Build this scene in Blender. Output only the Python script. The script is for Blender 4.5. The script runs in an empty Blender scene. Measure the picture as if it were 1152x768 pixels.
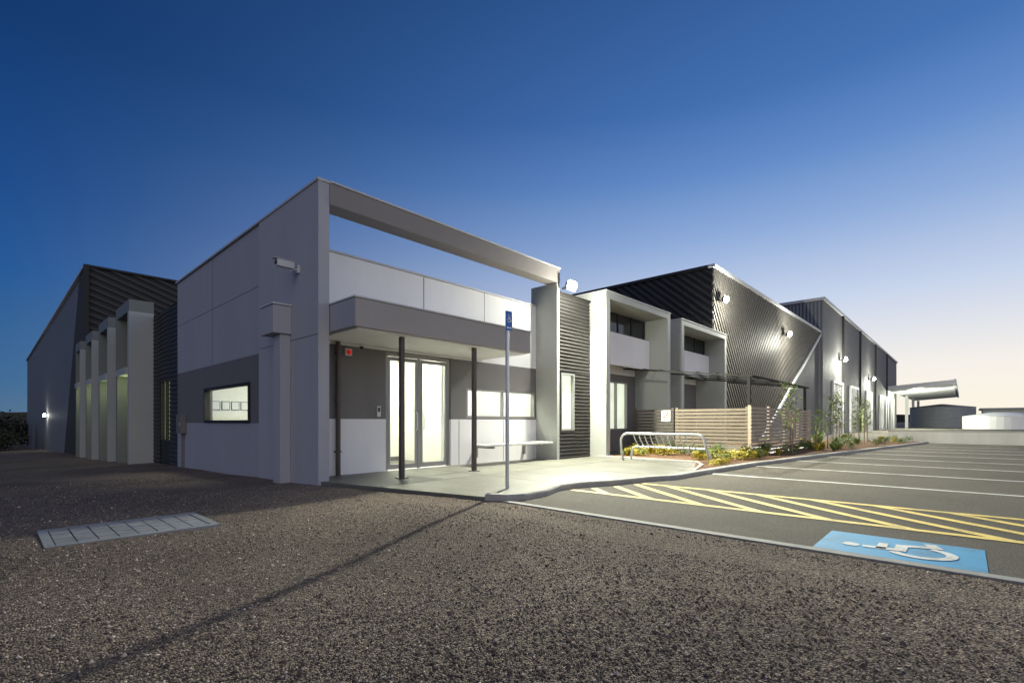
import bpy, math, random
import numpy as np
from mathutils import Vector, Matrix
random.seed(7); np.random.seed(7)
sc=bpy.context.scene
COL=sc.collection
WL={}
# ------------------------------------------------------------ materials
def nt(name):
    m=bpy.data.materials.new(name); m.use_nodes=True
    n=m.node_tree.nodes; l=m.node_tree.links
    return m,n,l,n['Principled BSDF']
def M(name,col,rough=.7,var=.12,scale=1.5,bump=.0,bscale=60,metal=0,streak=False,rib=None):
    m,n,l,b=nt(name)
    tc=n.new('ShaderNodeTexCoord')
    no=n.new('ShaderNodeTexNoise'); no.inputs['Scale'].default_value=scale; no.inputs['Detail'].default_value=7; no.inputs['Roughness'].default_value=.65
    if streak:
        mp=n.new('ShaderNodeMapping'); mp.inputs['Scale'].default_value=(1.6,1.6,.35)
        l.new(tc.outputs['Object'],mp.inputs['Vector']); l.new(mp.outputs['Vector'],no.inputs['Vector'])
    else: l.new(tc.outputs['Object'],no.inputs['Vector'])
    mr=n.new('ShaderNodeMapRange'); mr.inputs['From Min'].default_value=.25; mr.inputs['From Max'].default_value=.75
    mr.inputs['To Min'].default_value=1-var; mr.inputs['To Max'].default_value=1+var
    l.new(no.outputs['Fac'],mr.inputs['Value'])
    mx=n.new('ShaderNodeVectorMath'); mx.operation='SCALE'; mx.inputs[0].default_value=col[:3]
    l.new(mr.outputs['Result'],mx.inputs['Scale']); l.new(mx.outputs['Vector'],b.inputs['Base Color'])
    b.inputs['Roughness'].default_value=rough; b.inputs['Metallic'].default_value=metal
    if bump:
        n2=n.new('ShaderNodeTexNoise'); n2.inputs['Scale'].default_value=bscale; n2.inputs['Detail'].default_value=4
        l.new(tc.outputs['Object'],n2.inputs['Vector'])
        bp=n.new('ShaderNodeBump'); bp.inputs['Strength'].default_value=bump; bp.inputs['Distance'].default_value=.01
        l.new(n2.outputs['Fac'],bp.inputs['Height']); l.new(bp.outputs['Normal'],b.inputs['Normal'])
    if rib:
        axis,pitch=rib
        sx=n.new('ShaderNodeSeparateXYZ'); l.new(tc.outputs['Object'],sx.inputs[0])
        mm=n.new('ShaderNodeMath'); mm.operation='MULTIPLY'; mm.inputs[1].default_value=2*math.pi/pitch
        l.new(sx.outputs[axis],mm.inputs[0])
        si=n.new('ShaderNodeMath'); si.operation='SINE'; l.new(mm.outputs[0],si.inputs[0])
        bp=n.new('ShaderNodeBump'); bp.inputs['Strength'].default_value=.8; bp.inputs['Distance'].default_value=.03
        l.new(si.outputs[0],bp.inputs['Height']); l.new(bp.outputs['Normal'],b.inputs['Normal'])
    return m
def emis(name,col,s,var=0.0,scale=2):
    m,n,l,b=nt(name)
    b.inputs['Base Color'].default_value=(*col,1); b.inputs['Roughness'].default_value=.6
    b.inputs['Emission Color'].default_value=(*col,1); b.inputs['Emission Strength'].default_value=s
    if var:
        tc=n.new('ShaderNodeTexCoord'); no=n.new('ShaderNodeTexNoise'); no.inputs['Scale'].default_value=scale
        l.new(tc.outputs['Object'],no.inputs['Vector'])
        mr=n.new('ShaderNodeMapRange'); mr.inputs['From Min'].default_value=.3; mr.inputs['From Max'].default_value=.7
        mr.inputs['To Min'].default_value=s*(1-var); mr.inputs['To Max'].default_value=s*(1+var)
        l.new(no.outputs['Fac'],mr.inputs['Value']); l.new(mr.outputs['Result'],b.inputs['Emission Strength'])
    return m
def glassmat(name,tint=(.95,.98,.96)):
    m=bpy.data.materials.new(name); m.use_nodes=True; n=m.node_tree.nodes; l=m.node_tree.links; n.clear()
    o=n.new('ShaderNodeOutputMaterial'); t=n.new('ShaderNodeBsdfTransparent'); t.inputs[0].default_value=(*tint,1)
    g=n.new('ShaderNodeBsdfGlossy'); g.inputs['Roughness'].default_value=.03
    lw=n.new('ShaderNodeLayerWeight'); lw.inputs['Blend'].default_value=.5
    p=n.new('ShaderNodeMath'); p.operation='POWER'; p.inputs[1].default_value=4; l.new(lw.outputs['Facing'],p.inputs[0])
    q=n.new('ShaderNodeMath'); q.operation='MULTIPLY_ADD'; q.inputs[1].default_value=.6; q.inputs[2].default_value=.04; l.new(p.outputs[0],q.inputs[0])
    mx=n.new('ShaderNodeMixShader'); l.new(q.outputs[0],mx.inputs[0]); l.new(t.outputs[0],mx.inputs[1]); l.new(g.outputs[0],mx.inputs[2]); l.new(mx.outputs[0],o.inputs[0])
    return m
def ground_mat(name,c1,c2,vs,bump,patch=(.75,1.25),pscale=.5,rough=.9,dist=.02):
    m,n,l,b=nt(name)
    tc=n.new('ShaderNodeTexCoord')
    v=n.new('ShaderNodeTexVoronoi'); v.inputs['Scale'].default_value=vs; l.new(tc.outputs['Object'],v.inputs['Vector'])
    v2=n.new('ShaderNodeTexNoise'); v2.inputs['Scale'].default_value=vs*.35; v2.inputs['Detail'].default_value=8; l.new(tc.outputs['Object'],v2.inputs['Vector'])
    sp=n.new('ShaderNodeSeparateColor'); l.new(v.outputs['Color'],sp.inputs[0])
    ad=n.new('ShaderNodeMath'); ad.operation='MULTIPLY'; l.new(sp.outputs[0],ad.inputs[0]); l.new(v2.outputs['Fac'],ad.inputs[1])
    ad2=n.new('ShaderNodeMath'); ad2.operation='MULTIPLY'; ad2.inputs[1].default_value=1.9; l.new(ad.outputs[0],ad2.inputs[0])
    mix=n.new('ShaderNodeMix'); mix.data_type='RGBA'; mix.inputs['A'].default_value=(*c1,1); mix.inputs['B'].default_value=(*c2,1)
    l.new(ad2.outputs[0],mix.inputs['Factor'])
    no=n.new('ShaderNodeTexNoise'); no.inputs['Scale'].default_value=pscale; no.inputs['Detail'].default_value=8; no.inputs['Roughness'].default_value=.62; l.new(tc.outputs['Object'],no.inputs['Vector'])
    mr=n.new('ShaderNodeMapRange'); mr.inputs['From Min'].default_value=.3; mr.inputs['From Max'].default_value=.7; mr.inputs['To Min'].default_value=patch[0]; mr.inputs['To Max'].default_value=patch[1]
    l.new(no.outputs['Fac'],mr.inputs['Value'])
    sc_=n.new('ShaderNodeVectorMath'); sc_.operation='SCALE'; l.new(mix.outputs['Result'],sc_.inputs[0]); l.new(mr.outputs['Result'],sc_.inputs['Scale'])
    l.new(sc_.outputs['Vector'],b.inputs['Base Color']); b.inputs['Roughness'].default_value=rough
    bp=n.new('ShaderNodeBump'); bp.inputs['Strength'].default_value=bump; bp.inputs['Distance'].default_value=dist
    sm=n.new('ShaderNodeMath'); sm.operation='SUBTRACT'; l.new(v2.outputs['Fac'],sm.inputs[0]); l.new(v.outputs['Distance'],sm.inputs[1])
    l.new(sm.outputs[0],bp.inputs['Height']); l.new(bp.outputs['Normal'],b.inputs['Normal'])
    return m
def paint_mat(name,col,wear=.45):
    m,n,l,b=nt(name)
    tc=n.new('ShaderNodeTexCoord'); no=n.new('ShaderNodeTexNoise'); no.inputs['Scale'].default_value=35; no.inputs['Detail'].default_value=8; no.inputs['Roughness'].default_value=.75
    l.new(tc.outputs['Object'],no.inputs['Vector'])
    n2=n.new('ShaderNodeTexNoise'); n2.inputs['Scale'].default_value=2.5; l.new(tc.outputs['Object'],n2.inputs['Vector'])
    ml=n.new('ShaderNodeMath'); ml.operation='MULTIPLY'; l.new(no.outputs['Fac'],ml.inputs[0]); l.new(n2.outputs['Fac'],ml.inputs[1])
    mr=n.new('ShaderNodeMapRange'); mr.inputs['From Min'].default_value=.17; mr.inputs['From Max'].default_value=.26; mr.inputs['To Min'].default_value=wear; mr.inputs['To Max'].default_value=0
    l.new(ml.outputs[0],mr.inputs['Value'])
    mix=n.new('ShaderNodeMix'); mix.data_type='RGBA'; mix.inputs['A'].default_value=(*col,1); mix.inputs['B'].default_value=(.09,.08,.065,1)
    l.new(mr.outputs['Result'],mix.inputs['Factor']); l.new(mix.outputs['Result'],b.inputs['Base Color']); b.inputs['Roughness'].default_value=.65
    bp=n.new('ShaderNodeBump'); bp.inputs['Strength'].default_value=.3; bp.inputs['Distance'].default_value=.005
    l.new(no.outputs['Fac'],bp.inputs['Height']); l.new(bp.outputs['Normal'],b.inputs['Normal'])
    return m
def leaf_mat(name,c1,c2):
    m,n,l,b=nt(name)
    tc=n.new('ShaderNodeTexCoord'); no=n.new('ShaderNodeTexNoise'); no.inputs['Scale'].default_value=9
    l.new(tc.outputs['Object'],no.inputs['Vector'])
    r=n.new('ShaderNodeValToRGB'); r.color_ramp.elements[0].color=(*c1,1); r.color_ramp.elements[1].color=(*c2,1); r.color_ramp.elements[0].position=.35; r.color_ramp.elements[1].position=.65
    l.new(no.outputs['Fac'],r.inputs[0]); l.new(r.outputs[0],b.inputs['Base Color']); b.inputs['Roughness'].default_value=.6
    return m
m_white=M('white_render',(.76,.75,.76),.75,.05,1.2,.15,80,streak=True)
m_lgrey=M('light_grey_render',(.34,.34,.375),.75,.06,1.0,.15,80,streak=True)
m_pilas=M('pale_grey_render',(.37,.37,.40),.75,.05,1.0,.15,80,streak=True)
m_mgrey=M('mid_grey_render',(.155,.145,.145),.75,.06,1.0,.15,80,streak=True)
m_tgrey=M('warm_grey_panel',(.21,.19,.182),.65,.05,1.0,.08,60)
m_canopy=M('taupe_canopy_panel',(.32,.295,.28),.65,.05,1.0,.08,60)
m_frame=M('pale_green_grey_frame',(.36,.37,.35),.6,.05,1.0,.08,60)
m_frame_shade=M('shaded_grey_green_frame',(.17,.18,.165),.65,.06,1.0,.08,60)  # darker copy of the frame colour, shade put into the base
m_joint=M('joint_sealant',(.07,.07,.07),.9)
m_alu=M('aluminium',(.30,.30,.30),.4,.03,metal=.5)
m_steel=M('galvanised_steel',(.6,.61,.61),.4,.1,12,metal=.6)
m_rust=M('dark_brown_steel',(.08,.06,.053),.5,.15,6)
m_black=M('black_cladding',(.034,.031,.029),.62,.15,3)
m_ribm=M('ribbed_brown_grey_cladding',(.085,.078,.070),.6,.12,3)
m_blackd=M('charcoal_sheet',(.017,.016,.015),.7,.12,3)
m_blackm=M('matt_black_steel',(.012,.012,.012),.85,.1,3)
m_cyl=M('grey_metal_cladding',(.14,.137,.138),.7,.06,1,rib=(0,.25))
m_cylx=M('grey_metal_side_cladding',(.15,.155,.17),.65,.06,1,rib=(1,.25))
m_trim=M('pale_metal_trim',(.50,.50,.52),.5,.05)
m_door=M('roller_door_metal',(.12,.12,.12),.5,.06,1,rib=(2,.12))
m_roof=M('roof_sheet',(.3,.3,.31),.6)
m_inner=M('interior_plaster',(.85,.84,.78),.8,.03)
m_floor=M('interior_carpet',(.14,.13,.12),.9,.1,20)
m_glass=glassmat('clear_glass')
m_dglass=M('dark_glazing',(.02,.025,.03),.08,.05)
m_blind=emis('lit_blind',(.95,.95,.80),.85,.18,1.2)
m_blind2=emis('lit_blind_warm',(.78,.82,.36),.34,.35,1.5)
m_ceil=emis('ceiling_light_panel',(1,.97,.85),5)
m_lens=emis('lamp_lens',(.97,1,.94),300)
m_lens2=emis('lamp_lens_small',(.95,1,.9),60)
m_red=emis('red_beacon',(.8,.03,.02),.2)
m_pathc=M('broom_concrete',(.125,.124,.102),.5,.38,1.1,.4,120)
m_kerb=M('kerb_concrete',(.34,.33,.30),.8,.2,5,.3,90)
m_lowwall=M('low_wall_concrete',(.5,.49,.46),.85,.12,1,.2,60,streak=True)
m_gravel=ground_mat('gravel',(.055,.042,.031),(.45,.35,.265),80,1.0,(.55,1.35),.4,.95,.035)
m_asph=ground_mat('asphalt',(.05,.044,.033),(.165,.145,.108),160,.8,(.75,1.2),.35,.85,.008)
m_mulch=ground_mat('bark_mulch',(.07,.04,.025),(.32,.17,.09),40,1.0,(.7,1.3),2,.95,.04)
m_far=M('far_scrub',(.05,.05,.04),.95,.3,.02)
m_wpaint=paint_mat('white_road_paint',(.75,.75,.70))
m_ypaint=paint_mat('yellow_road_paint',(.85,.64,.16),.4)
m_bpaint=paint_mat('blue_road_paint',(.06,.33,.58),.35)
m_cream=M('taupe_timber',(.19,.155,.115),.75,.18,4)
m_brown_lift=M('lightened_brown_timber',(.42,.34,.26),.75,.2,4)  # timber colour lightened because the floodlight misses this fence side
m_dkfence=M('dark_timber',(.08,.07,.058),.75,.2,4)
m_bark=M('bark',(.16,.12,.09),.9,.25,15)
m_stake=M('timber_stake',(.3,.22,.14),.85,.2,10)
m_leafy=leaf_mat('leaf_green',(.06,.11,.02),(.17,.22,.05))
m_leafy2=leaf_mat('leaf_yellow',(.2,.19,.02),(.60,.46,.05))
m_leafd=leaf_mat('leaf_dark',(.012,.016,.008),(.035,.04,.02))
m_sblue=M('sign_blue',(.02,.14,.5),.4,.02)
m_swhite=M('sign_white',(.8,.8,.8),.4,.02)
m_sred=M('sign_red',(.6,.02,.02),.4,.02)
m_plastic=M('white_plastic',(.6,.6,.6),.4,.03)
m_pit=M('pit_lid_concrete',(.25,.26,.27),.8,.25,6,.4,60)
m_stone=[M('stone_a',(.11,.085,.068),.9,.3,30),M('stone_b',(.27,.21,.165),.9,.3,30),M('stone_c',(.56,.47,.39),.9,.3,30)]
# ------------------------------------------------------------ geometry helpers
def mk(name,items,parent=None,label=None,category=None,group=None,kind=None,smooth=False,bevel=0,origin=None):
    V=[];F=[];MI=[];mats=[]
    for vs,fs,mt in items:
        if mt not in mats: mats.append(mt)
        o=len(V); V+= [tuple(v) for v in vs]
        for f in fs: F.append([i+o for i in f]); MI.append(mats.index(mt))
    a=np.array(V)
    if origin is None: origin=((a[:,0].min()+a[:,0].max())/2,(a[:,1].min()+a[:,1].max())/2,a[:,2].min())
    if kind: origin=(0,0,0)
    O=Vector(origin)
    me=bpy.data.meshes.new(name); me.from_pydata([tuple(r) for r in (a-np.array(origin))],[],F)
    for mt in mats: me.materials.append(mt)
    me.polygons.foreach_set('material_index',MI)
    if smooth: me.polygons.foreach_set('use_smooth',[True]*len(F))
    me.update()
    ob=bpy.data.objects.new(name,me); COL.objects.link(ob); ob.location=O; WL[ob.name]=O
    if parent:
        ob.parent=parent; ob.matrix_parent_inverse=Matrix.Translation(-WL[parent.name])
    if label: ob['label']=label
    if category: ob['category']=category
    if group: ob['group']=group
    if kind: ob['kind']=kind
    if bevel:
        md=ob.modifiers.new('bevel','BEVEL'); md.width=bevel; md.segments=2; md.limit_method='ANGLE'
    return ob
def thing(name,loc,label,category,group=None):
    e=bpy.data.objects.new(name,None); COL.objects.link(e); e.location=loc; WL[e.name]=Vector(loc); e.empty_display_size=.3
    e['label']=label; e['category']=category
    if group: e['group']=group
    return e
def bx(x0,x1,y0,y1,z0,z1,mt):
    v=[(x0,y0,z0),(x1,y0,z0),(x1,y1,z0),(x0,y1,z0),(x0,y0,z1),(x1,y0,z1),(x1,y1,z1),(x0,y1,z1)]
    f=[(0,3,2,1),(4,5,6,7),(0,1,5,4),(1,2,6,5),(2,3,7,6),(3,0,4,7)]
    return (v,f,mt)
def ab(axis,p0,p1,a0,a1,z0,z1,mt):
    return bx(a0,a1,p0,p1,z0,z1,mt) if axis=='y' else bx(p0,p1,a0,a1,z0,z1,mt)
def cells(axis,p0,p1,a0,a1,z0,z1,ops,mt):
    A=sorted({a0,a1}|{v for o in ops for v in o[:2] if a0<v<a1}); Z=sorted({z0,z1}|{v for o in ops for v in o[2:] if z0<v<z1})
    out=[]
    for i in range(len(A)-1):
        for j in range(len(Z)-1):
            ca=(A[i]+A[i+1])/2; cz=(Z[j]+Z[j+1])/2
            if any(o[0]<ca<o[1] and o[2]<cz<o[3] for o in ops): continue
            out.append(ab(axis,p0,p1,A[i],A[i+1],Z[j],Z[j+1],mt))
    return out
def tube(pts,r,mt,seg=8,r1=None,cap=True):
    pts=[Vector(p) for p in pts]; V=[];F=[]; n=len(pts)
    up=None
    for i,p in enumerate(pts):
        d=(pts[min(i+1,n-1)]-pts[max(i-1,0)]).normalized()
        if up is None or abs(d.dot(up))>.98:
            up=Vector((0,0,1)) if abs(d.z)<.9 else Vector((1,0,0))
        u=d.cross(up).normalized(); w=d.cross(u).normalized(); up=-w
        rr=r if r1 is None else r+(r1-r)*i/(n-1)
        for k in range(seg):
            a=2*math.pi*k/seg; V.append(p+u*math.cos(a)*rr+w*math.sin(a)*rr)
    for i in range(n-1):
        for k in range(seg):
            k2=(k+1)%seg; F.append((i*seg+k,i*seg+k2,(i+1)*seg+k2,(i+1)*seg+k))
    if cap: F.append(tuple(range(seg))[::-1]); F.append(tuple(range((n-1)*seg,n*seg)))
    return (V,F,mt)
def cyl(x,y,z0,z1,r,mt,seg=16): return tube([(x,y,z0),(x,y,z1)],r,mt,seg)
def clip(poly,nx,ny,c):
    out=[]
    for i in range(len(poly)):
        a=poly[i]; b=poly[(i+1)%len(poly)]
        da=nx*a[0]+ny*a[1]-c; db=nx*b[0]+ny*b[1]-c
        if da<=0: out.append(a)
        if (da<0 and db>0) or (da>0 and db<0):
            t=da/(da-db); out.append((a[0]+t*(b[0]-a[0]),a[1]+t*(b[1]-a[1])))
    return out
def prism(poly,fn,d0,d1,mt):
    n=len(poly); V=[fn(p[0],p[1],d0) for p in poly]+[fn(p[0],p[1],d1) for p in poly]
    F=[tuple(range(n)),tuple(range(n,2*n))[::-1]]+[(i,(i+1)%n,n+(i+1)%n,n+i) for i in range(n)]
    return (V,F,mt)
def strips(poly,ang,pitch,width,fn,d0,d1,mt):
    nx,ny=-math.sin(ang),math.cos(ang); c=[nx*p[0]+ny*p[1] for p in poly]; s=math.floor(min(c)/pitch)*pitch; out=[]
    while s<max(c):
        q=clip(poly,nx,ny,s+width); q=clip(q,-nx,-ny,-s) if len(q)>2 else q
        if len(q)>2: out.append(prism(q,fn,d0,d1,mt))
        s+=pitch
    return out
def zig(axis,p,out,a0,a1,z0,z1,pitch,mt):
    V=[];F=[]
    n=int((z1-z0)/(pitch/4))
    for i in range(n+1):
        z=z0+(z1-z0)*i/n; q=p+(out if (i%4) in (1,2) else 0)
        for a in (a0,a1): V.append((a,q,z) if axis=='y' else (q,a,z))
    for i in range(n): F.append((2*i,2*i+1,2*i+3,2*i+2))
    return (V,F,mt)
def window(parent,axis,p,a0,a1,z0,z1,mull=0,fm=None,pane=None,out=-.02,blind=None,label=None,t=.05):
    fm=fm or m_alu
    w=mk('window',[ab(axis,p+.03,p+.036,a0+t,a1-t,z0+t,z1-t,pane or m_glass)],parent,label=label)
    fr=[ab(axis,p+out,p+.09,a0,a1,z0,z0+t,fm),ab(axis,p+out,p+.09,a0,a1,z1-t,z1,fm),ab(axis,p+out,p+.09,a0,a0+t,z0+t,z1-t,fm),ab(axis,p+out,p+.09,a1-t,a1,z0+t,z1-t,fm)]
    for i in range(mull):
        c=a0+(a1-a0)*(i+1)/(mull+1); fr.append(ab(axis,p+out+.005,p+.085,c-.02,c+.02,z0+t,z1-t,fm))
    mk('frame',fr,w)
    if blind: mk('blind',[ab(axis,p+.10,p+.12,a0+.01,a1-.01,z0+.01,z1-.01,blind)],w)
    return w
def lamp(kind,name,loc,energy,col=(1,1,1),size=.15,direction=None,spot=None,sizey=None):
    ld=bpy.data.lights.new(name,kind); ld.energy=energy; ld.color=col
    if kind=='AREA':
        ld.size=size
        if sizey: ld.shape='RECTANGLE'; ld.size_y=sizey
    elif kind!='SUN': ld.shadow_soft_size=size
    if kind=='SPOT' and spot: ld.spot_size=math.radians(spot); ld.spot_blend=.5
    o=bpy.data.objects.new(name,ld); COL.objects.link(o); o.location=loc
    if direction: o.rotation_euler=Vector(direction).to_track_quat('-Z','Y').to_euler()
    return o
# ------------------------------------------------------------ ground
def gz(x,y):
    if y<8.5 or x>30: return 0
    return -max(0,min(y-8.5,75))*.028
def ground():
    xs=sorted(set([-600,-200,-80,-40,-20]+[-12+i*.4 for i in range(42)]+[4.6,4.9,8,15,30,31,60,120,300,900]))
    ys=sorted(set([-900,-300,-100,-40,-20]+[-10+i*.4 for i in range(47)]+[8.5]+[9+i*2 for i in range(38)]+[83.5,120,200,500,1500]))
    V=[];F=[]
    for y in ys:
        for x in xs:
            z=gz(x,y)
            if x<4.4 and abs(y)<30 and x>-13: z-= .022*(1+math.sin(x*1.3+y*.7)*math.cos(y*1.1-x*.4))
            V.append((x,y,z))
    n=len(xs)
    for j in range(len(ys)-1):
        for i in range(n-1): F.append((j*n+i,j*n+i+1,(j+1)*n+i+1,(j+1)*n+i))
    mk('ground',[(V,F,m_gravel)],kind='structure',smooth=True)
ground()
def stones(N=70000):
    r=1.0+np.random.rand(N*2)**1.4*13; th=np.radians(42.9+np.random.uniform(-54,54,N*2))
    x=r*np.cos(th); y=r*np.sin(th)
    ok=(x<4.70)&~((x>3.85)&(y>5.5))&~((x>.3)&(x<1.72)&(y>5.8)&(y<6.85)) & ~((y>4.85)&(x>4.7-(y-4.9)*.24-.02))
    x=x[ok][:N];y=y[ok][:N]; N=len(x)
    s=np.random.uniform(.0025,.0085,N); s[np.random.rand(N)<.04]*=1.9
    base=np.array([(1,0,0),(-1,0,0),(0,1,0),(0,-1,0),(0,0,1),(0,0,-1)],float)
    V=base[None]*np.random.uniform(.6,1.4,(N,6,1))*s[:,None,None]
    V[:,:,2]*=.85
    ang=np.random.rand(N)*6.28; c,sn=np.cos(ang)[:,None],np.sin(ang)[:,None]
    vx=V[:,:,0]*c-V[:,:,1]*sn; vy=V[:,:,0]*sn+V[:,:,1]*c
    gzv=np.array([gz(a,b)-.022*(1+math.sin(a*1.3+b*.7)*math.cos(b*1.1-a*.4)) if a<4.4 else 0 for a,b in zip(x,y)])
    P=np.stack([vx+x[:,None],vy+y[:,None],V[:,:,2]+gzv[:,None]+s[:,None]*.35],2).reshape(-1,3)
    f=np.array([(0,2,4),(2,1,4),(1,3,4),(3,0,4),(2,0,5),(1,2,5),(3,1,5),(0,3,5)])
    F=(f[None]+(np.arange(N)*6)[:,None,None]).reshape(-1,3)
    me=bpy.data.meshes.new('loose_stones'); me.vertices.add(len(P)); me.vertices.foreach_set('co',P.ravel())
    me.loops.add(F.size); me.loops.foreach_set('vertex_index',F.ravel().astype(np.int32))
    me.polygons.add(len(F)); me.polygons.foreach_set('loop_start',np.arange(0,F.size,3,dtype=np.int32)); me.polygons.foreach_set('loop_total',np.full(len(F),3,np.int32))
    for m in m_stone: me.materials.append(m)
    me.polygons.foreach_set('material_index',np.repeat(np.random.choice(3,N,p=[.42,.40,.18]),8).astype(np.int32))
    me.update(); me.validate()
    o=bpy.data.objects.new('loose_gravel',me); COL.objects.link(o); o['kind']='stuff'; o['label']='loose grey brown gravel stones on the ground'; o['category']='gravel'
stones()
flat=lambda z:(lambda a,b,d:(a,b,z+d))
def sheet(name,poly,z,mt,kind='structure'):
    return mk(name,[([(p[0],p[1],z) for p in poly],[tuple(range(len(poly)))],mt)],kind=kind)
sheet('car_park',[(4.8,-60),(32,-60),(32,4.9),(4.8,4.9)],.004,m_asph)
sheet('yard_road',[(32.3,-60),(150,-60),(150,7.9),(32.3,7.9)],.003,m_asph)
mk('concrete_edge_strip',[bx(4.76,4.87,-60,4.62,-.05,.014,m_kerb)],kind='structure')
PE=[(3.95,8.22),(4.25,6.9),(4.7,4.9),(4.86,4.62),(5.1,4.5),(5.6,4.52),(6.2,4.72),(6.7,4.66),(7.3,4.42),(8.35,4.2),(8.8,3.98)]
path=PE+[(12.9,3.85),(15.2,3.65),(15.2,4.6),(22.9,4.6),(22.9,8.95),(4.08,8.95),(4.08,8.22)]
pj=[bx(x,x+.014,4.75,8.95,.0505,.0515,m_joint) for x in (6.6,8.9,11.1)]+[bx(4.3,12.2,6.9,6.914,.0506,.0516,m_joint)]
mk('footpath',[prism(path,flat(0),-.05,.05,m_pathc)]+pj,kind='structure')
def ribbon(pts,w,z0,z1,mt):
    P=[Vector((a,b,0)) for a,b in pts]; L=[];R=[]
    for i in range(len(P)):
        d=(P[min(i+1,len(P)-1)]-P[max(i-1,0)]).normalized(); nn=Vector((-d.y,d.x,0)); L.append(P[i]+nn*w); R.append(P[i])
    V=[];F=[]
    for i in range(len(P)):
        V+=[(R[i].x,R[i].y,z0),(R[i].x,R[i].y,z1-.02),(R[i].x+(L[i].x-R[i].x)*.12,R[i].y+(L[i].y-R[i].y)*.12,z1),(L[i].x,L[i].y,z1),(L[i].x,L[i].y,z0)]
    for i in range(len(P)-1):
        for k in range(4): F.append((i*5+k,(i+1)*5+k,(i+1)*5+k+1,i*5+k+1))
    F+= [(0,1,2,3,4),tuple((len(P)-1)*5+k for k in (4,3,2,1,0))]
    return (V,F,mt)
mk('kerb',[ribbon([(a,b-.02) for a,b in PE[2:]]+[(9.8,3.93),(12.9,3.74),(18,3.1),(27.6,1.85),(31.95,1.3)],.15,-.03,.09,m_kerb)],kind='structure')
bed=[(9.9,4.1),(12.9,3.9),(18,3.26),(27.6,2.02),(31.9,1.48),(31.9,8.25),(22.95,8.25),(22.95,4.5),(15.3,4.5),(15.3,7.9),(12.35,7.9),(12.3,5.0)]
mk('garden_bed',[prism(bed,flat(0),-.02,.085,m_mulch)],kind='structure')
mk('bed_edging',[ribbon([(12.28,7.9),(12.2,5.0),(11.4,4.55),(9.85,4.12)],.08,0,.1,m_kerb)],kind='structure')
z=.008
mw=[]
for X in (10.3,12.8,15.3,17.8,20.3,22.8,25.3,27.8,30.3):
    top=4.0-(max(X-12.9,0))*.13-.15
    mw.append(([(X-.05,-1.6,z),(X+.05,-1.6,z),(X+.05,top,z),(X-.05,top,z)],[(0,1,2,3)],m_wpaint))
for X in (10.3,15.3,20.3,25.3,30.3):
    mw.append(([(X-.05,-14,z),(X+.05,-14,z),(X+.05,-9,z),(X-.05,-9,z)],[(0,1,2,3)],m_wpaint))
mk('bay_lines',mw,kind='structure')
hp=[(6.42,-1.6),(7.78,-1.6),(7.78,4.15),(7.2,4.3),(6.42,4.55)]
st=strips(hp,math.radians(52),.44,.12,lambda a,b,d:(a,b,.008+d),0,.001,m_ypaint)
st+=[prism([(6.30,-1.6),(6.42,-1.6),(6.42,4.6),(6.30,4.6)],lambda a,b,d:(a,b,.008+d),0,.001,m_ypaint),prism([(7.78,-1.6),(7.90,-1.6),(7.90,4.15),(7.78,4.15)],lambda a,b,d:(a,b,.008+d),0,.001,m_ypaint)]
mk('yellow_hatching',st,kind='structure')
sheet('blue_bay_panel',[(4.9,-.13),(5.76,-.13),(5.76,.97),(4.9,.97)],.008,m_bpaint)
def isa(fn,mt,k=1.0):
    out=[]
    def line(pts,w):
        for i in range(len(pts)-1):
            a=Vector(pts[i]); b=Vector(pts[i+1]); d=(b-a).normalized(); n=Vector((-d.y,d.x))*w/2; a=a-d*w*.45; b=b+d*w*.45
            out.append(([fn(*(a-n),i*.0001),fn(*(b-n),i*.0001),fn(*(b+n),i*.0001),fn(*(a+n),i*.0001)],[(0,1,2,3)],mt))
    c=[(.40+.085*math.cos(t*math.pi/8),.91+.085*math.sin(t*math.pi/8)) for t in range(16)]
    out.append(([fn(*p,0) for p in c],[tuple(range(16))],mt))
    line([(.40,.75),(.43,.47),(.68,.47),(.80,.19),(.92,.23)],.11*k)
    line([(.42,.635),(.66,.635)],.09*k)
    V=[];F=[]
    for t in range(118,352,9):
        for r in (.205,.30): V.append(fn(.44+r*math.cos(math.radians(t)),.30+r*math.sin(math.radians(t)),.0006))
    for i in range(len(V)//2-1): F.append((2*i,2*i+2,2*i+3,2*i+1))
    out.append((V,F,mt))
    return out
mk('wheelchair_marking',isa(lambda a,b,d:(4.93+a*.76,.03+b*.78,.012+d),m_wpaint),kind='structure')
# ------------------------------------------------------------ office building
off=thing('office_building',(3.93,8.22,0),'grey and white single storey office with flat canopy and portal frames','building')
WZ=[(11.52,14.8,1.07,1.97)]
its=cells('x',3.93,4.1,10.95,17.6,2.55,5.28,[],m_lgrey)+cells('x',3.93,4.1,10.95,17.6,1.06,2.55,WZ,m_mgrey)+cells('x',3.93,4.1,10.95,17.6,-.8,1.06,WZ,m_lgrey)
its+=[ab('x',3.90,4.1,8.22,10.95,-.5,5.30,m_pilas)]
for yy in (14.2,): its.append(bx(3.927,3.93,yy,yy+.012,2.56,5.28,m_joint))
its.append(bx(3.927,3.93,10.96,17.6,3.98,3.99,m_joint))
its.append(bx(3.897,3.90,8.23,10.9,2.62,2.63,m_joint))
mk('side_wall',its,off,label='tall grey side wall with darker band')
mk('wall_capping',[bx(3.88,4.14,8.2,17.62,5.30,5.34,m_trim)],off)
mk('roof_beam',[bx(4.1,10.78,8.2,8.60,4.93,5.31,m_tgrey)],off,bevel=.008,label='long open grey beam above the entrance')
mk('beam_capping',[bx(4.1,10.80,8.18,8.62,5.315,5.345,m_trim)],off)
D=(5.72,7.50,.05,2.58); W1=(8.0,10.62,1.19,1.92)
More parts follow.
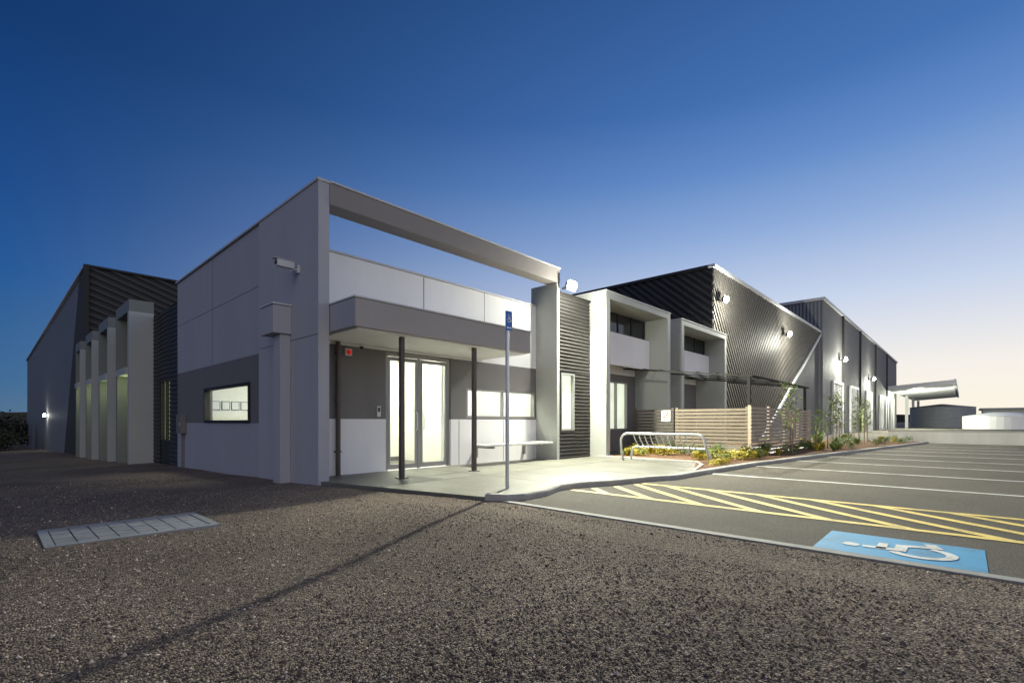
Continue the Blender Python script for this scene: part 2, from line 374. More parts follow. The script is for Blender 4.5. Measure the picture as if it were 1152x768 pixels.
its=cells('y',8.96,9.14,4.1,10.65,2.6,4.37,[],m_white)+cells('y',8.96,9.14,4.1,10.65,1.15,2.6,[D,W1],m_mgrey)+cells('y',8.96,9.14,4.1,10.65,0,1.15,[D,W1],m_white)
for xx in (6.7,8.6): its.append(bx(xx,xx+.014,8.957,8.96,3.2,4.37,m_joint))
for xx in (7.75,9.3): its.append(bx(xx,xx+.012,8.957,8.96,.06,1.14,m_joint))
mk('entrance_wall',its,off,label='white parapet wall over grey band with doorway')
mk('parapet_capping',[bx(4.1,10.65,8.93,9.17,4.375,4.41,m_trim)],off)
mk('blade_wall',[bx(10.65,10.76,8.205,9.14,0,4.925,m_frame)],off)
LT=4.66
mk('corrugated_wall',cells('y',8.24,9.1,10.765,12.25,0,LT,[(10.84,11.48,.84,2.46)],m_blackd)+[bx(10.765,12.28,8.18,9.12,LT+.003,LT+.04,m_blackd)],off)
zi=[zig('y',8.235,-.035,10.77,12.25,2.5,LT-.01,.10,m_black),zig('y',8.235,-.035,11.5,12.25,.05,2.5,.10,m_black),zig('y',8.235,-.035,10.77,11.5,.05,.82,.10,m_black)]
mk('corrugated_cladding',zi,off,label='dark horizontal corrugated sheet cladding')
window(off,'y',8.22,10.84,11.48,.84,2.46,0,m_alu,blind=m_blind)
can=mk('entrance_canopy',[bx(4.13,8.57,7.37,8.95,2.68,3.16,m_canopy)],off,bevel=.01,label='deep flat taupe grey entrance canopy')
mk('canopy_soffit',[bx(4.2,8.5,7.44,8.94,2.655,2.678,m_white)],can)
mk('canopy_end_panel',[bx(4.118,4.128,7.39,8.94,2.69,3.15,m_lgrey)],can)
mk('canopy_flashing',[bx(4.11,8.6,7.35,8.95,3.163,3.19,m_trim)],can)
for x in (5.19,7.0): mk('canopy_post',[bx(x-.04,x+.04,7.56,7.64,.05,2.655,m_rust),bx(x-.09,x+.09,7.51,7.69,.05,.065,m_rust)],off,bevel=.004)
mk('downpipe',[cyl(4.62,8.9,.05,2.65,.045,m_rust,12)]+[bx(4.56,4.68,8.88,8.958,zz,zz+.03,m_rust) for zz in (.5,1.5,2.4)],off)
dr=mk('door',[bx(5.74,7.48,9.0,9.05,2.50,2.57,m_alu),bx(5.74,5.79,9.0,9.06,.05,2.50,m_alu),bx(7.43,7.48,9.0,9.06,.05,2.50,m_alu),bx(6.58,6.64,9.0,9.05,.05,2.50,m_alu)],off,label='double glazed aluminium entrance doors')
for a0,a1 in ((5.80,6.57),(6.65,7.42)):
    lf=mk('door_leaf',[bx(a0,a0+.06,9.005,9.045,.07,2.49,m_alu),bx(a1-.06,a1,9.005,9.045,.07,2.49,m_alu),bx(a0+.06,a1-.06,9.005,9.045,.07,.17,m_alu),bx(a0+.06,a1-.06,9.005,9.045,2.41,2.49,m_alu)],dr)
    mk('glass_pane',[bx(a0+.06,a1-.06,9.02,9.028,.17,2.41,m_glass)],dr)
mk('handle',[tube([(6.52,9.0,.9),(6.52,8.94,.93),(6.52,8.94,1.27),(6.52,9.0,1.3)],.012,m_steel)],dr)
mk('handle',[tube([(6.70,9.0,.9),(6.70,8.94,.93),(6.70,8.94,1.27),(6.70,9.0,1.3)],.012,m_steel)],dr)
window(off,'y',8.985,8.0,10.62,1.19,1.92,1,m_alu,label='long horizontal lit window')
window(off,'x',3.94,11.52,14.8,1.07,1.97,0,m_blackd,out=-.05,label='long lit side window with dark frame',t=.06)
rm=[bx(4.1,10.7,11.2,11.3,0,2.95,m_inner),bx(4.1,10.7,9.14,16.2,2.95,3.0,m_inner),bx(4.1,10.7,9.14,16.2,0,.052,m_floor),bx(10.7,10.8,9.14,16.2,0,3,m_inner),bx(6.8,6.9,11.3,16.2,.05,2.95,m_inner),bx(4.1,10.7,16.2,16.3,0,3,m_inner),
 bx(4.102,4.11,9.15,11.2,.05,2.95,m_inner),bx(7.72,7.8,9.6,11.2,.05,2.95,m_inner)]
mk('interior_wall',rm,off)
for a in ((5.6,7.4,9.9,10.2),(8.3,10.2,9.9,10.2),(5,6.2,12.5,12.8),(5,6.2,14.2,14.5)): mk('ceiling_light',[bx(*a,2.93,2.948,m_ceil)],off)
mk('skirting_board',[bx(4.11,7.72,11.18,11.198,.052,.16,m_mgrey)],off)
for i in range(4):
    x=4.46+i*.26
    mk('picture_frame',[bx(x,x+.22,16.17,16.198,1.44,1.70,m_mgrey),bx(x+.018,x+.202,16.165,16.17,1.458,1.682,m_swhite)],None,label='small plain framed print on white wall',category='picture',group='framed prints on the office wall')
mk('roof',[bx(4.1,12.25,9.14,17.5,3.95,4.05,m_roof),bx(10.8,22.2,9.15,33,3.9,3.98,m_roof),bx(4.1,10.8,17.5,33,3.9,3.98,m_roof)],off)
ops=[(18.7,20.0,.45,2.5)]
mk('black_side_wall',cells('x',3.99,4.15,17.6,33,-1.2,4.8,ops,m_blackd)+[zig('x',3.985,-.035,17.6,18.7,-.6,4.78,.14,m_black),zig('x',3.985,-.035,20.0,20.95,-.6,4.78,.14,m_black),zig('x',3.985,-.035,18.7,20.0,2.52,4.78,.14,m_black)],off,label='black corrugated recessed side wall')
window(off,'x',4.0,18.7,20.0,.45,2.5,1,m_black,blind=m_blind2)
for i,(a,b) in enumerate(((21.0,23.5),(24.5,26.9),(27.9,30.0),(30.9,32.7))):
    X0=3.28-.10*i; h=5.3-.12*i
    mk('side_portal_frame',[bx(X0,3.98,a,a+.26,-1.2,h-.4,m_frame),bx(X0,3.98,b-.26,b,-1.2,h-.4,m_frame_shade),bx(X0,3.98,a,b,h-.397,h,m_frame_shade)],off,label='projecting grey green box frame')  # near leg painted paler as if lit, far leg and top in shaded colour
    mk('sunshade_shelf',[bx(X0-.06,3.98,a+.265,b-.265,2.75,2.98,m_frame)],off)
    window(off,'x',3.90,a+.35,b-.35,.2,2.6,1,m_black,blind=m_blind2)
    lamp('POINT','portal_light',(3.65,(a+b)/2,2.55),18,(.85,1,.50),.1)
fw=cells('y',8.96,9.14,12.25,22.0,2.75,4.25,[],m_white)+cells('y',8.96,9.14,12.25,22.0,0,2.75,[(14.3,15.8,.8,2.5),(16.95,17.45,.8,2.5),(19.2,20.2,.05,2.5)],m_mgrey)
mk('front_wall',fw,off,label='front wall with white upper panel and grey base')
mk('wall_capping',[bx(12.25,22,8.93,9.17,4.255,4.29,m_trim)],off)
window(off,'y',8.97,14.3,15.8,.8,2.5,1,m_alu,blind=m_blind)
window(off,'y',8.97,16.95,17.45,.8,2.5,0,m_alu,blind=m_blind)
window(off,'y',8.97,19.2,20.2,.05,2.5,0,m_alu,blind=m_blind2)
for a,b,h in ((12.3,16.55,4.93),(17.5,22.15,4.9)):
    mk('front_portal_frame',[bx(a,a+.22,7.67,8.95,0,h,m_frame),bx(b-.22,b,7.67,8.95,0,h,m_frame),bx(a+.22,b-.22,7.67,8.6,h-.2,h,m_frame)],off,label='projecting pale grey box frame')
    mk('frame_capping',[bx(a-.02,b+.02,7.65,8.97,h+.003,h+.03,m_trim)],off)
    mk('spandrel_panel',[bx(a+.24,b-.24,8.35,8.45,2.95,4.0,m_white)],off)
    mk('upper_glazing',[bx(a+.24,b-.24,8.55,8.6,3.9,h-.21,m_dglass)]+[bx(c-.02,c+.02,8.52,8.549,3.9,h-.21,m_black) for c in np.linspace(a+.3,b-.3,5)],off)
mk('rainwater_head',[bx(3.56,3.895,9.30,9.92,2.74,3.26,m_pilas),bx(3.54,3.897,9.28,9.94,3.265,3.30,m_trim)],off,bevel=.006)
mk('rainwater_pipe',[bx(3.70,3.895,9.34,9.66,-.2,2.735,m_pilas)],off,bevel=.006)
# ------------------------------------------------------------ warehouses
def diag_panel(parent,poly,fn,ang,label,nm='diagonal_cladding',pitch=.26,mt=None):
    mk(nm,[prism(poly,fn,0,.05,m_blackd)]+strips(poly,ang,pitch,pitch*.42,fn,.05,.13,mt or m_black),parent,label=label)
w1=thing('warehouse',(22,8.3,0),'black ribbed warehouse with diagonal grey edge','warehouse')
mk('wall',[bx(22.1,44,8.3,33,0,7.95,m_cyl)],w1)
diag_panel(w1,[(22,0),(28.5,0),(44,7.95),(22,7.95)],lambda a,b,d:(a,8.29-d,b),math.radians(-50),'brown black diagonal ribbed front cladding',mt=m_ribm)
diag_panel(w1,[(8.2,0),(33,0),(33,7.95),(8.2,7.95)],lambda a,b,d:(22.09-d,a,b),math.radians(40),'black diagonal ribbed side cladding')
mk('roof_trim',[bx(21.9,44.1,8.08,8.4,7.96,8.1,m_trim),bx(21.9,22.2,8.41,33,7.96,8.1,m_blackd)],w1)
mk('diagonal_flashing',[prism([(28.5,0),(28.9,0),(44.4,7.95),(44,7.95)],lambda a,b,d:(a,8.29-d,b),0,.2,m_trim)],w1)
w2=thing('warehouse',(44,8,0),'long tall grey metal warehouse with roller doors','warehouse')
mk('wall',[bx(44.02,100,8.0,45,0,10.5,m_cyl)]+[bx(44.0,44.02,8.01,45,0,10.5,m_cylx)],w2)
mk('roof_trim',[bx(43.9,100.1,7.85,8.1,10.5,10.72,m_trim),bx(43.9,44.1,8.11,45,10.5,10.72,m_trim)],w2)
for x in (52,62,74,86): mk('wall_pilaster',[bx(x,x+.35,7.85,8.0,0,10.49,m_blackd)],w2)
for x in (47.5,56,66,78,84,90): 
    d=mk('roller_door',[bx(x,x+4.2,7.9,7.98,0,4.3,m_door)],w2)
    mk('door_frame',[bx(x-.2,x,7.84,7.99,0,4.5,m_trim),bx(x+4.2,x+4.4,7.84,7.99,0,4.5,m_trim),bx(x,x+4.2,7.84,7.99,4.3,4.5,m_trim)],d)
mk('personnel_door',[bx(62.6,63.8,7.9,7.98,0,2.4,m_blind2)],w2)  # door leaf glows through an emissive material so it looks lit
def slope(x0,x1,y0,y1,z0,z1,h,mt):
    v=[(x0,y0,z0),(x1,y0,z0),(x1,y1,z1),(x0,y1,z1),(x0,y0,z0+h),(x1,y0,z0+h),(x1,y1,z1+h),(x0,y1,z1+h)]
    return (v,[(0,3,2,1),(4,5,6,7),(0,1,5,4),(1,2,6,5),(2,3,7,6),(3,0,4,7)],mt)
lc=mk('loading_canopy',[slope(86,135,1.0,7.8,6.25,5.7,.12,m_roof)]+[slope(86.3+i*1.2,86.55+i*1.2,1.05,7.8,6.0,5.45,.245,m_trim) for i in range(40)],w2,label='cantilevered ribbed loading canopy with pale edge')
mk('canopy_fascia',[bx(85.8,135,.75,.98,5.95,6.65,m_trim),slope(85.7,85.98,1.0,7.8,5.95,5.4,.6,m_trim)],lc)
for x in (104,118,132): mk('canopy_column',[bx(x,x+.4,6.8,7.2,0,5.4,m_trim)],lc)
w3=thing('warehouse',(3.43,33,-.8),'large grey warehouse with black diagonal corner','warehouse')
mk('wall',[bx(3.45,30,33.02,90,-3,9.0,m_cylx)],w3)
diag_panel(w3,[(33,-2),(44,-2),(35.2,9.0),(33,9.0)],lambda a,b,d:(3.44-d*.6,a,b),math.radians(90),'black corner panel with slanted edge')
diag_panel(w3,[(3.4,-2),(22,-2),(22,9.0),(3.4,9.0)],lambda a,b,d:(a,33.01-d,b),math.radians(-20),'black ribbed gable cladding',pitch=.32)
mk('roof_trim',[bx(3.3,30,32.8,33.1,9.01,9.12,m_blackd),bx(3.3,3.5,33.11,90,9.01,9.1,m_trim)],w3)
mk('corner_post',[bx(3.28,3.5,32.75,32.88,-2,9.0,m_blackd)],w3)
mk('boundary_wall',[bx(32,32.2,-60,2.9,0,.6,m_lowwall),bx(31.97,32.23,-60,2.93,.603,.65,m_kerb)],None,label='low pale concrete wall along the car park edge',category='wall')
# ------------------------------------------------------------ floodlights
FG='floodlights fixed to the building walls'
def flood(x,y,z,energy,scale=1,glow=200):
    t=thing('floodlight',(x,y,z),'lit white floodlight fixed high on the wall','floodlight',FG)
    s=scale
    mk('bracket',[bx(x-.02*s,x+.02*s,y+.06*s,y+.24*s,z-.02*s,z+.02*s,m_alu)],t)
    V=[(x-.16*s,y,z-.1*s),(x+.16*s,y,z-.1*s),(x+.16*s,y-.05*s,z+.12*s),(x-.16*s,y-.05*s,z+.12*s),(x-.1*s,y+.12*s,z-.04*s),(x+.1*s,y+.12*s,z-.04*s),(x+.1*s,y+.08*s,z+.08*s),(x-.1*s,y+.08*s,z+.08*s)]
    mk('housing',[(V,[(0,1,5,4),(1,2,6,5),(2,3,7,6),(3,0,4,7),(4,5,6,7),(0,3,2,1)],m_alu)],t)
    V2=[(x,y-.13*s,z)]; F2=[]
    for k in range(24):
        a=k*math.pi/12; V2.append((x+.145*s*math.cos(a),y-.065*s-.022*s*math.sin(a),z+.01*s+.10*s*math.sin(a)))
    for k in range(24): F2.append((0,1+(k+1)%24,1+k))
    mk('lens',[(V2,F2,m_lens)],t)
    lamp('SPOT','flood_beam',(x,y-.2*s,z-.02),energy,(1,.99,.80),.05*s,(0,-.85,-.53),176)
    if glow: lamp('POINT','added_flood_spill',(x,y-.55*s,z-.3*s),glow,(1,1,.84),.05)  # extra point lamp added to brighten the wall around the floodlight
    return t
flood(10.95,7.95,4.82,5200,1.2,260)
flood(22.5,7.85,6.55,3600,1.35,700)
flood(33.3,7.85,6.4,3800,1.5,800)
flood(50.6,7.6,6.45,5500,1.8,1000)
flood(68.5,7.6,5.9,5500,2.1,1000)
lamp('POINT','dock_light',(93,5,4.6),4500,(.95,1,.8),.3)
wl=thing('wall_light',(3.3,58,1.6),'small lit bulkhead light on grey warehouse wall','wall light')
mk('lens',[bx(3.2,3.34,57.9,58.1,1.5,1.75,m_lens2)],wl); mk('housing',[bx(3.34,3.44,57.85,58.15,1.45,1.8,m_alu)],wl)
lamp('POINT','wall_glow',(3.0,58,1.6),60,(1,1,.85),.1)
lamp('AREA','lobby_light',(6.5,10.0,2.9),135,(1,.98,.85),1.6,(0,0,-1),sizey=.6)
lamp('AREA','lobby_light',(9.2,10.0,2.9),85,(1,.98,.85),1.6,(0,0,-1),sizey=.6)
lamp('AREA','meeting_light',(5.5,13.5,2.9),135,(1,.98,.85),1.6,(0,0,-1),sizey=2.4)
# ------------------------------------------------------------ small fixtures
sp=thing('parking_sign',(5.53,5.24,.05),'tall galvanised pole with small blue accessible parking sign','sign')
mk('pole',[cyl(5.53,5.24,.03,2.8,.03,m_steel,14),tube([(5.53,5.24,2.8),(5.53,5.24,2.82)],.033,m_steel,14)],sp)
pl=mk('sign_plate',[bx(5.46,5.60,5.20,5.206,2.52,2.82,m_sblue)],sp)
mk('wheelchair_symbol',isa(lambda a,b,d:(5.475+a*.11,5.197-d,2.64+b*.13),m_swhite),pl)
mk('sign_border',[bx(5.475,5.585,5.196,5.199,2.55,2.57,m_swhite)],pl)
cc=thing('security_camera',(3.9,9.0,3.9),'small white bullet security camera on grey wall','camera')
mk('bracket',[bx(3.86,3.898,8.95,9.05,3.83,3.97,m_plastic),tube([(3.88,9,3.9),(3.74,9,3.86)],.02,m_plastic)],cc)
mk('body',[bx(3.50,3.80,8.94,9.06,3.88,4.0,m_plastic),bx(3.44,3.80,8.93,9.07,4.003,4.015,m_plastic)],cc,bevel=.01)
mk('lens',[tube([(3.505,9,3.94),(3.48,9,3.94)],.035,m_black,12)],cc)
mb=thing('meter_box',(3.93,16.9,.6),'grey electrical meter box on the side wall','electrical box')
mk('cabinet',[bx(3.78,3.925,16.6,17.1,.75,1.3,m_mgrey)],mb,bevel=.01); mk('conduit',[bx(3.86,3.925,16.8,16.86,-.3,.748,m_mgrey)],mb); mk('latch',[bx(3.765,3.779,16.66,16.69,.98,1.06,m_steel)],mb)
al=thing('alarm_siren',(4.85,8.95,2.4),'red fire alarm beacon on grey wall','alarm')
mk('base',[bx(4.78,4.92,8.90,8.957,2.40,2.54,m_plastic)],al,bevel=.008); mk('beacon',[tube([(4.85,8.9,2.47),(4.85,8.86,2.47),(4.85,8.845,2.47)],.055,m_red,12,r1=.02)],al)
dc=thing('dome_camera',(5.1,8.9,2.5),'small white dome camera below the canopy','camera')
mk('base',[cyl(5.1,8.86,2.60,2.654,.05,m_plastic)],dc)
mk('dome',[tube([(5.1,8.86,2.6),(5.1,8.86,2.57),(5.1,8.86,2.55)],.042,m_dglass,12,r1=.015)],dc,smooth=True)
mk('intercom_panel',[bx(5.50,5.58,8.93,8.957,1.2,1.42,m_plastic),bx(5.515,5.565,8.927,8.93,1.3,1.39,m_black)],None,label='small intercom panel beside the entrance doors',category='intercom')
bn=thing('bench',(9.2,8.6,.45),'pale thin wall mounted bench below the long window','bench')
mk('seat',[bx(7.9,10.5,8.22,8.66,.50,.55,m_lowwall)],bn,bevel=.006)
for x in (8.3,10.1): mk('bracket',[bx(x-.03,x+.03,8.3,8.957,.44,.498,m_alu),bx(x-.03,x+.03,8.90,8.957,.2,.439,m_alu)],bn)
br=thing('bike_rack',(11.8,5.6,.05),'galvanised tubular bicycle rack with closely spaced bars','bike rack')
def arc_rail(x,h,y0,y1,r,foot,R=.2):
    pts=[(x+foot,y0-.04,.05),(x+foot*.5,y0-.04,(h-R)*.5)]
    for t in range(0,91,15): a=math.radians(t); pts.append((x,y0+R-R*math.cos(a),h-R+R*math.sin(a)))
    for t in range(90,-1,-15): a=math.radians(t); pts.append((x,y1-R+R*math.cos(a),h-R+R*math.sin(a)))
    pts+=[(x+foot*.5,y1+.04,(h-R)*.5),(x+foot,y1+.04,.05)]; return tube(pts,r,m_steel,10)
mk('rail',[arc_rail(11.56,.78,4.5,6.75,.032,.2)],br,smooth=True)
mk('rail',[arc_rail(11.98,.42,4.55,6.65,.026,.04,.15)],br,smooth=True)
for i in range(11):
    y=4.82+i*.155
    mk('bar',[tube([(11.56,y,.77),(11.58,y,.70),(11.80,y+.05,.54),(11.98,y+.06,.41)],.016,m_steel,8)],br,smooth=True)
def fence(name,axis,p,a0,a1,z0,z1,mt,label,n=11):
    t=thing(name,((a0+a1)/2,p,.05) if axis=='y' else (p,(a0+a1)/2,.05),label,'fence','slatted fences around the courtyard')
    h=(z1-z0)/n
    mk('slats',[ab(axis,p-.02,p,a0,a1,z0+i*h,z0+i*h+h*.72,mt) for i in range(n)],t)
    k=max(2,int((a1-a0)/1.6)+1)
    for c in np.linspace(a0+.05,a1-.05,k): mk('post',[ab(axis,p+.002,p+.08,c-.04,c+.04,.04,z1+.02,mt)],t)
    return t
fence('slatted_fence','x',15.26,4.66,6.9,.12,1.52,m_cream,'taupe horizontal slatted timber fence',13)
fence('slatted_fence','x',15.26,6.95,8.4,.12,1.52,m_dkfence,'dark slatted fence panel beside the wall',13)
fence('slatted_fence','y',4.58,15.2,22.8,.12,1.56,m_brown_lift,'brown horizontal slatted timber fence',13)
ns=thing('no_smoking_sign',(15.2,6.9,1.2),'small white sign with red prohibition ring on dark fence','sign')
V=[];F=[]; sy=7.2
mk('plate',[bx(15.20,15.215,sy-.15,sy+.15,1.10,1.46,m_swhite)],ns)
for t in range(25):
    for r in (.085,.11): V.append((15.197,sy+r*math.cos(t*math.pi/12),1.30+r*math.sin(t*math.pi/12)))
for i in range(24): F.append((2*i,2*i+1,2*i+3,2*i+2))
mk('prohibition_ring',[(V,F,m_sred),([(15.196,sy-.07,1.36),(15.196,sy-.055,1.375),(15.196,sy+.07,1.24),(15.196,sy+.055,1.225)],[(0,1,2,3)],m_sred)],ns)
mk('cigarette_symbol',[bx(15.1985,15.1995,sy-.055,sy+.055,1.29,1.31,m_black)],ns)
pg=thing('pergola',(19,6.7,.05),'dark steel pergola over the fenced courtyard','pergola')
for x,y in ((15.45,4.7),(22.4,4.7)): mk('post',[bx(x-.045,x+.045,y-.045,y+.045,.04,2.47,m_blackm)],pg)
for x in (15.4,17.2,18.9,20.7,22.35): mk('rafter',[slope(x,x+.05,4.62,8.9,2.42,2.95,.05,m_blackm)],pg)
mk('edge_beam',[bx(15.3,22.5,4.56,4.61,2.42,2.47,m_blackm)],pg)
mk('slats',[bx(15.35,22.45,5.0+i*.62,5.025+i*.62,2.52+i*.078,2.535+i*.078,m_blackm) for i in range(7)],pg)
pit=thing('drain_cover',(1,6.3,-.03),'grey concrete pit cover made of square blocks in the gravel','drain cover')
mk('surround',[bx(.33,1.69,5.83,5.90,-.08,.006,m_pit),bx(.33,1.69,6.76,6.83,-.08,.006,m_pit),bx(.33,.40,5.9,6.76,-.08,.006,m_pit),bx(1.62,1.69,5.9,6.76,-.08,.006,m_pit)],pit)
bl=[bx(.41+i*.1505,.41+i*.1505+.138,5.91+j*.1405,5.91+j*.1405+.128,-.08,.004+random.uniform(-.002,.002),m_pit) for i in range(8) for j in range(6)]
mk('block_panel',bl+[bx(.40,1.62,5.9,6.76,-.09,-.004,m_joint)],pit)
# ------------------------------------------------------------ plants
def leafq(c,s,rng):
    d=Vector((rng.gauss(0,1),rng.gauss(0,1),rng.gauss(0,.7))).normalized(); u=d.orthogonal().normalized(); c=Vector(c)
    return [c-d*s,c+u*s*.38,c+d*s,c-u*s*.38]
def sapling_mesh(seed):
    rng=random.Random(seed); H=2.2+rng.uniform(-.2,.3)
    trunk=[tube([(0,0,0),(.02,.01,H*.35),(-.01,.02,H*.7),(.02,0,H)],.018,m_bark,6,r1=.006)]
    V=[];F=[]
    for i in range(12):
        zz=H*(.3+.65*i/12); a=i*2.4+rng.random(); L=.42*(1-.5*i/12)*rng.uniform(.7,1.1)
        e=Vector((math.cos(a)*L,math.sin(a)*L,zz+L*.7)); s=Vector((0,0,zz))
        trunk.append(tube([s,s.lerp(e,.5)+Vector((0,0,-.02)),e],.007,m_bark,5,r1=.003))
        for k in range(30):
            p=s.lerp(e,rng.uniform(.3,1.15))+Vector((rng.gauss(0,.06),rng.gauss(0,.06),rng.gauss(0,.07)))
            q=leafq(p,rng.uniform(.035,.06),rng); b=len(V); V+=q; F.append((b,b+1,b+2,b+3))
    return trunk,(V,F,m_leafy)
def copytree(root,kids,x,y,z,rot,s):
    r=root.copy(); COL.objects.link(r); r.location=(x,y,z); r.rotation_euler=(0,0,rot); r.scale=(s,s,s)
    for k in kids:
        c=k.copy(); COL.objects.link(c); c.parent=r
    return r
tr=[]
for sd in range(3):
    t=thing('young_tree',(0,0,0),'slender young tree with sparse green leaves and stake','tree','young trees along the garden bed')
    tk,cr=sapling_mesh(sd)
    a=mk('trunk',tk,t); b=mk('crown',[cr],t); c=mk('stake',[bx(.2,.235,-.02,.015,0,1.2,m_stake)],t)
    tr.append((t,[a,b,c]))
TP=[(17,3.95,.95),(19.8,3.7,.72),(21.6,3.6,.85),(24.0,3.9,.9),(26.4,3.4,.8),(28.8,3.4,.85),(30.8,4.0,1.0),(27,6.4,.9)]
for i,(x,y,s) in enumerate(TP):
    t,k=tr[i%3]
    if i<3: t.location=(x,y,.08); t.scale=(s,)*3; t.rotation_euler=(0,0,i)
    else: copytree(t,k,x,y,.08,i*1.3,s)
def tuft(seed,mt,n=70,h=.34):
    rng=random.Random(seed); V=[];F=[]
    for i in range(n):
        a=rng.random()*6.28; L=h*rng.uniform(.6,1.2); sp_=rng.uniform(.1,.8)*L; w=.011
        d=Vector((math.cos(a),math.sin(a),0)); u=Vector((-d.y,d.x,0))*w; c0=d*rng.uniform(0,.05)
        p=[c0,c0+d*sp_*.45+Vector((0,0,L*.65)),c0+d*sp_+Vector((0,0,L*.85))]
        b=len(V); V+=[p[0]-u,p[0]+u,p[1]-u,p[1]+u,p[2]]; F+=[(b,b+1,b+3,b+2),(b+2,b+3,b+4)]
    return (V,F,mt)
def leafbush(seed,mt,n=260,r=.24,ls=.035):
    rng=random.Random(seed); V=[];F=[]
    cl=[(rng.uniform(-.6,.6)*r,rng.uniform(-.6,.6)*r,rng.uniform(.3,1.0)*r) for _ in range(7)]
    for i in range(n):
        c=rng.choice(cl); p=Vector(c)+Vector((rng.gauss(0,.25*r),rng.gauss(0,.25*r),rng.gauss(0,.22*r))); p.z=max(p.z,.01)
        q=leafq(p,rng.uniform(.6,1.2)*ls,rng); b=len(V); V+=q; F.append((b,b+1,b+2,b+3))
    return (V,F,mt)
base=[]
for k,g in enumerate([tuft(1,m_leafy2),leafbush(2,m_leafy2,320),tuft(3,m_leafy,90,.5),leafbush(4,m_leafy,340,.33,.04)]):
    lab=['yellow green grassy tuft in bark mulch','low yellow green leafy shrub in mulch','green strappy grass clump in mulch','green leafy shrub in bark mulch'][k]
    o=mk('shrub',[g],None,label=lab,category='shrub',group='shrubs planted in the garden bed',origin=(0,0,0)); base.append(o)
used=[False]*4
def place(k,x,y,s):
    if not used[k]: o=base[k]; used[k]=True
    else: o=base[k].copy(); COL.objects.link(o)
    o.location=(x,y,.08); o.scale=(s,s,s*random.uniform(.8,1.0)); o.rotation_euler=(0,0,random.random()*6)
rng=random.Random(5)
for i in range(40):
    x=rng.uniform(12.55,15.1); y=4.15+(rng.random()**1.5)*3.3
    place(rng.choice([0,1,1,1,1,3]),x,y,rng.uniform(.65,1.1))
for i in range(6): place(1,11.4+i*.2,4.22+.05*(i%2),rng.uniform(.45,.6))
for i in range(38):
    x=rng.uniform(15.5,31.5); lo=3.6-(x-15.5)*.125
    y=rng.uniform(lo,4.4 if x<23 else 7.5); place(rng.choice([0,1,2,3,3,2]),x,y,rng.uniform(.7,1.25))
fb=leafbush(9,m_leafd,1500,1.7,.16)
o=mk('bush',[fb],None,label='dark dense bush beside the far warehouse end',category='bush',group='dark bushes past the warehouse',origin=(0,0,0)); o.location=(.2,62,-1.7)
for x,y,s in ((-2.2,60,1.3),(-.8,70,1.9),(2.0,88,1.8),(-5,64,1.5),(-1.5,80,2.2)):
    c=o.copy(); COL.objects.link(c); c.location=(x,y,-1.8); c.scale=(s,s,s*.9); c.rotation_euler=(0,0,x)
# ------------------------------------------------------------ far things
tk=thing('water_tank',(119.7,3,0),'round grey corrugated steel water tank','water tank')
mk('tank_shell',[cyl(119.7,3,0,3.7,4.6,M('tank_steel',(.22,.23,.25),.5,.1,1,rib=(2,.3)),36)],tk)
mk('tank_roof',[tube([(119.7,3,3.7),(119.7,3,4.3)],4.7,m_roof,36,r1=.3)],tk)
tk2=thing('water_tank',(99,-4,0),'round white storage tank with shallow domed top','water tank')
mk('tank_shell',[cyl(99,-4,0,1.85,4.2,m_white,36)],tk2); mk('tank_roof',[tube([(99,-4,1.85),(99,-4,2.4)],4.25,m_white,36,r1=1.2)],tk2)
sh=thing('shed',(125,-9,0),'low pale metal shed beside the storage tanks','shed')
mk('wall',[bx(122,132,-16,-2.5,0,3.2,m_lowwall)],sh); mk('roof',[bx(121.6,132.4,-16.4,-2.1,3.2,3.5,m_roof)],sh)
V=[];F=[];rng=random.Random(3);n=240
for i in range(n+1):
    a=2*math.pi*i/n; h=7+3*math.sin(a*5)+2*math.sin(a*13+1)+rng.uniform(-1,1); R=800
    V+=[(R*math.cos(a),R*math.sin(a),-6),(R*math.cos(a),R*math.sin(a),h)]
for i in range(n): F.append((2*i,2*i+2,2*i+3,2*i+1))
mk('hills',[(V,F,m_far)],kind='structure')
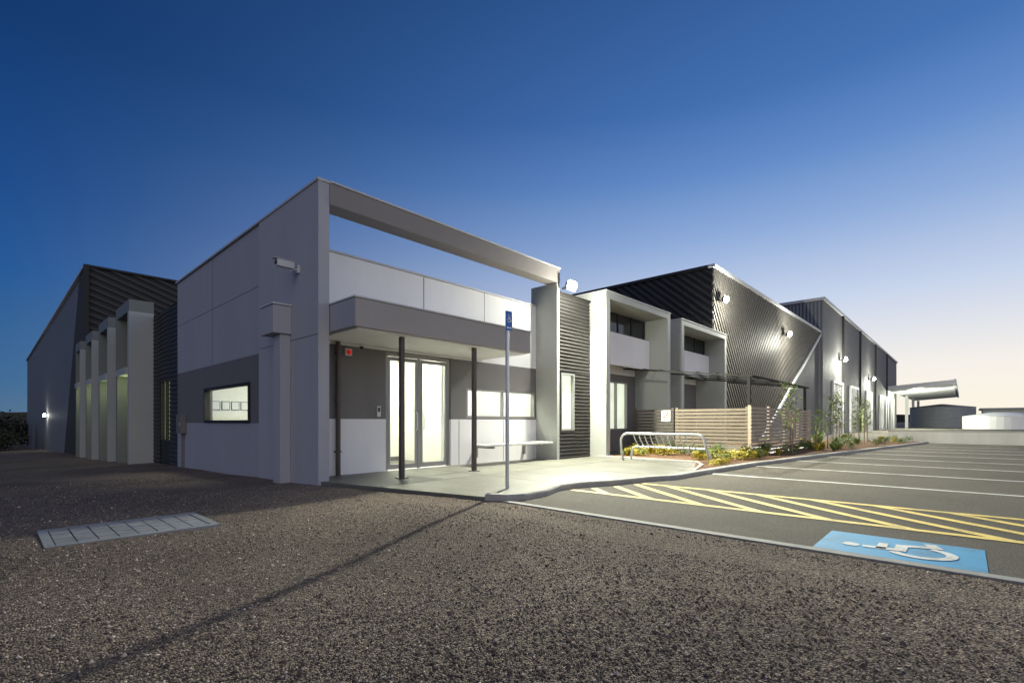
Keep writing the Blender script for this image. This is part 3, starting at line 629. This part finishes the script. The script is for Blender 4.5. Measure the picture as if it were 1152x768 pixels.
# ------------------------------------------------------------ world
w=bpy.data.worlds.new('World'); sc.world=w; w.use_nodes=True; n=w.node_tree.nodes; l=w.node_tree.links
bg=n['Background']
tc=n.new('ShaderNodeTexCoord'); sx=n.new('ShaderNodeSeparateXYZ'); l.new(tc.outputs['Generated'],sx.inputs[0])
def s2l(c): return tuple(((v/255)/12.92 if v/255<=.04045 else ((v/255+.055)/1.055)**2.4) for v in c)+(1,)
def ramp(st):
    r=n.new('ShaderNodeValToRGB'); e=r.color_ramp.elements
    e[0].position=st[0][0]; e[0].color=s2l(st[0][1]); e[1].position=st[-1][0]; e[1].color=s2l(st[-1][1])
    for p,c in st[1:-1]: k=e.new(p); k.color=s2l(c)
    l.new(sx.outputs[2],r.inputs[0]); return r
rA=ramp([(0,(84,114,142)),(.06,(60,106,150)),(.21,(34,88,150)),(.33,(26,74,136)),(.51,(18,56,110)),(.8,(12,40,84))])
rB=ramp([(0,(255,246,226)),(.09,(246,241,234)),(.21,(200,213,236)),(.33,(145,174,220)),(.43,(100,141,202)),(.52,(70,115,180)),(.8,(28,70,128))])
sa=math.radians(-17)
dt=n.new('ShaderNodeVectorMath'); dt.operation='DOT_PRODUCT'; l.new(tc.outputs['Generated'],dt.inputs[0]); dt.inputs[1].default_value=(math.cos(sa),math.sin(sa),0)
mr=n.new('ShaderNodeMapRange'); mr.interpolation_type='SMOOTHSTEP'; mr.inputs['From Min'].default_value=-.35; mr.inputs['From Max'].default_value=.90
l.new(dt.outputs['Value'],mr.inputs['Value'])
mx=n.new('ShaderNodeMix'); mx.data_type='RGBA'; l.new(mr.outputs['Result'],mx.inputs['Factor']); l.new(rA.outputs[0],mx.inputs['A']); l.new(rB.outputs[0],mx.inputs['B'])
l.new(mx.outputs['Result'],bg.inputs['Color']); bg.inputs['Strength'].default_value=1.0
dusk_fill=lamp('SUN','dusk_fill',(0,0,20),.95,(1,.92,.87),direction=(.6,.72,-.36)); dusk_fill.data.angle=math.radians(70)  # unseen soft fill added to lift the ambient dusk light, no sun is up
# ------------------------------------------------------------ camera
cd=bpy.data.cameras.new('camera'); cam=bpy.data.objects.new('camera',cd); COL.objects.link(cam)
cam.location=(0,0,1.1); cam.rotation_euler=(math.radians(90),0,math.radians(42.9-90))
cd.sensor_width=36; cd.lens=17.1; cd.shift_y=.078; cd.clip_end=3000; cd.clip_start=.05
sc.camera=cam
sc.view_settings.view_transform='Standard'; sc.view_settings.look='None'; sc.view_settings.exposure=0
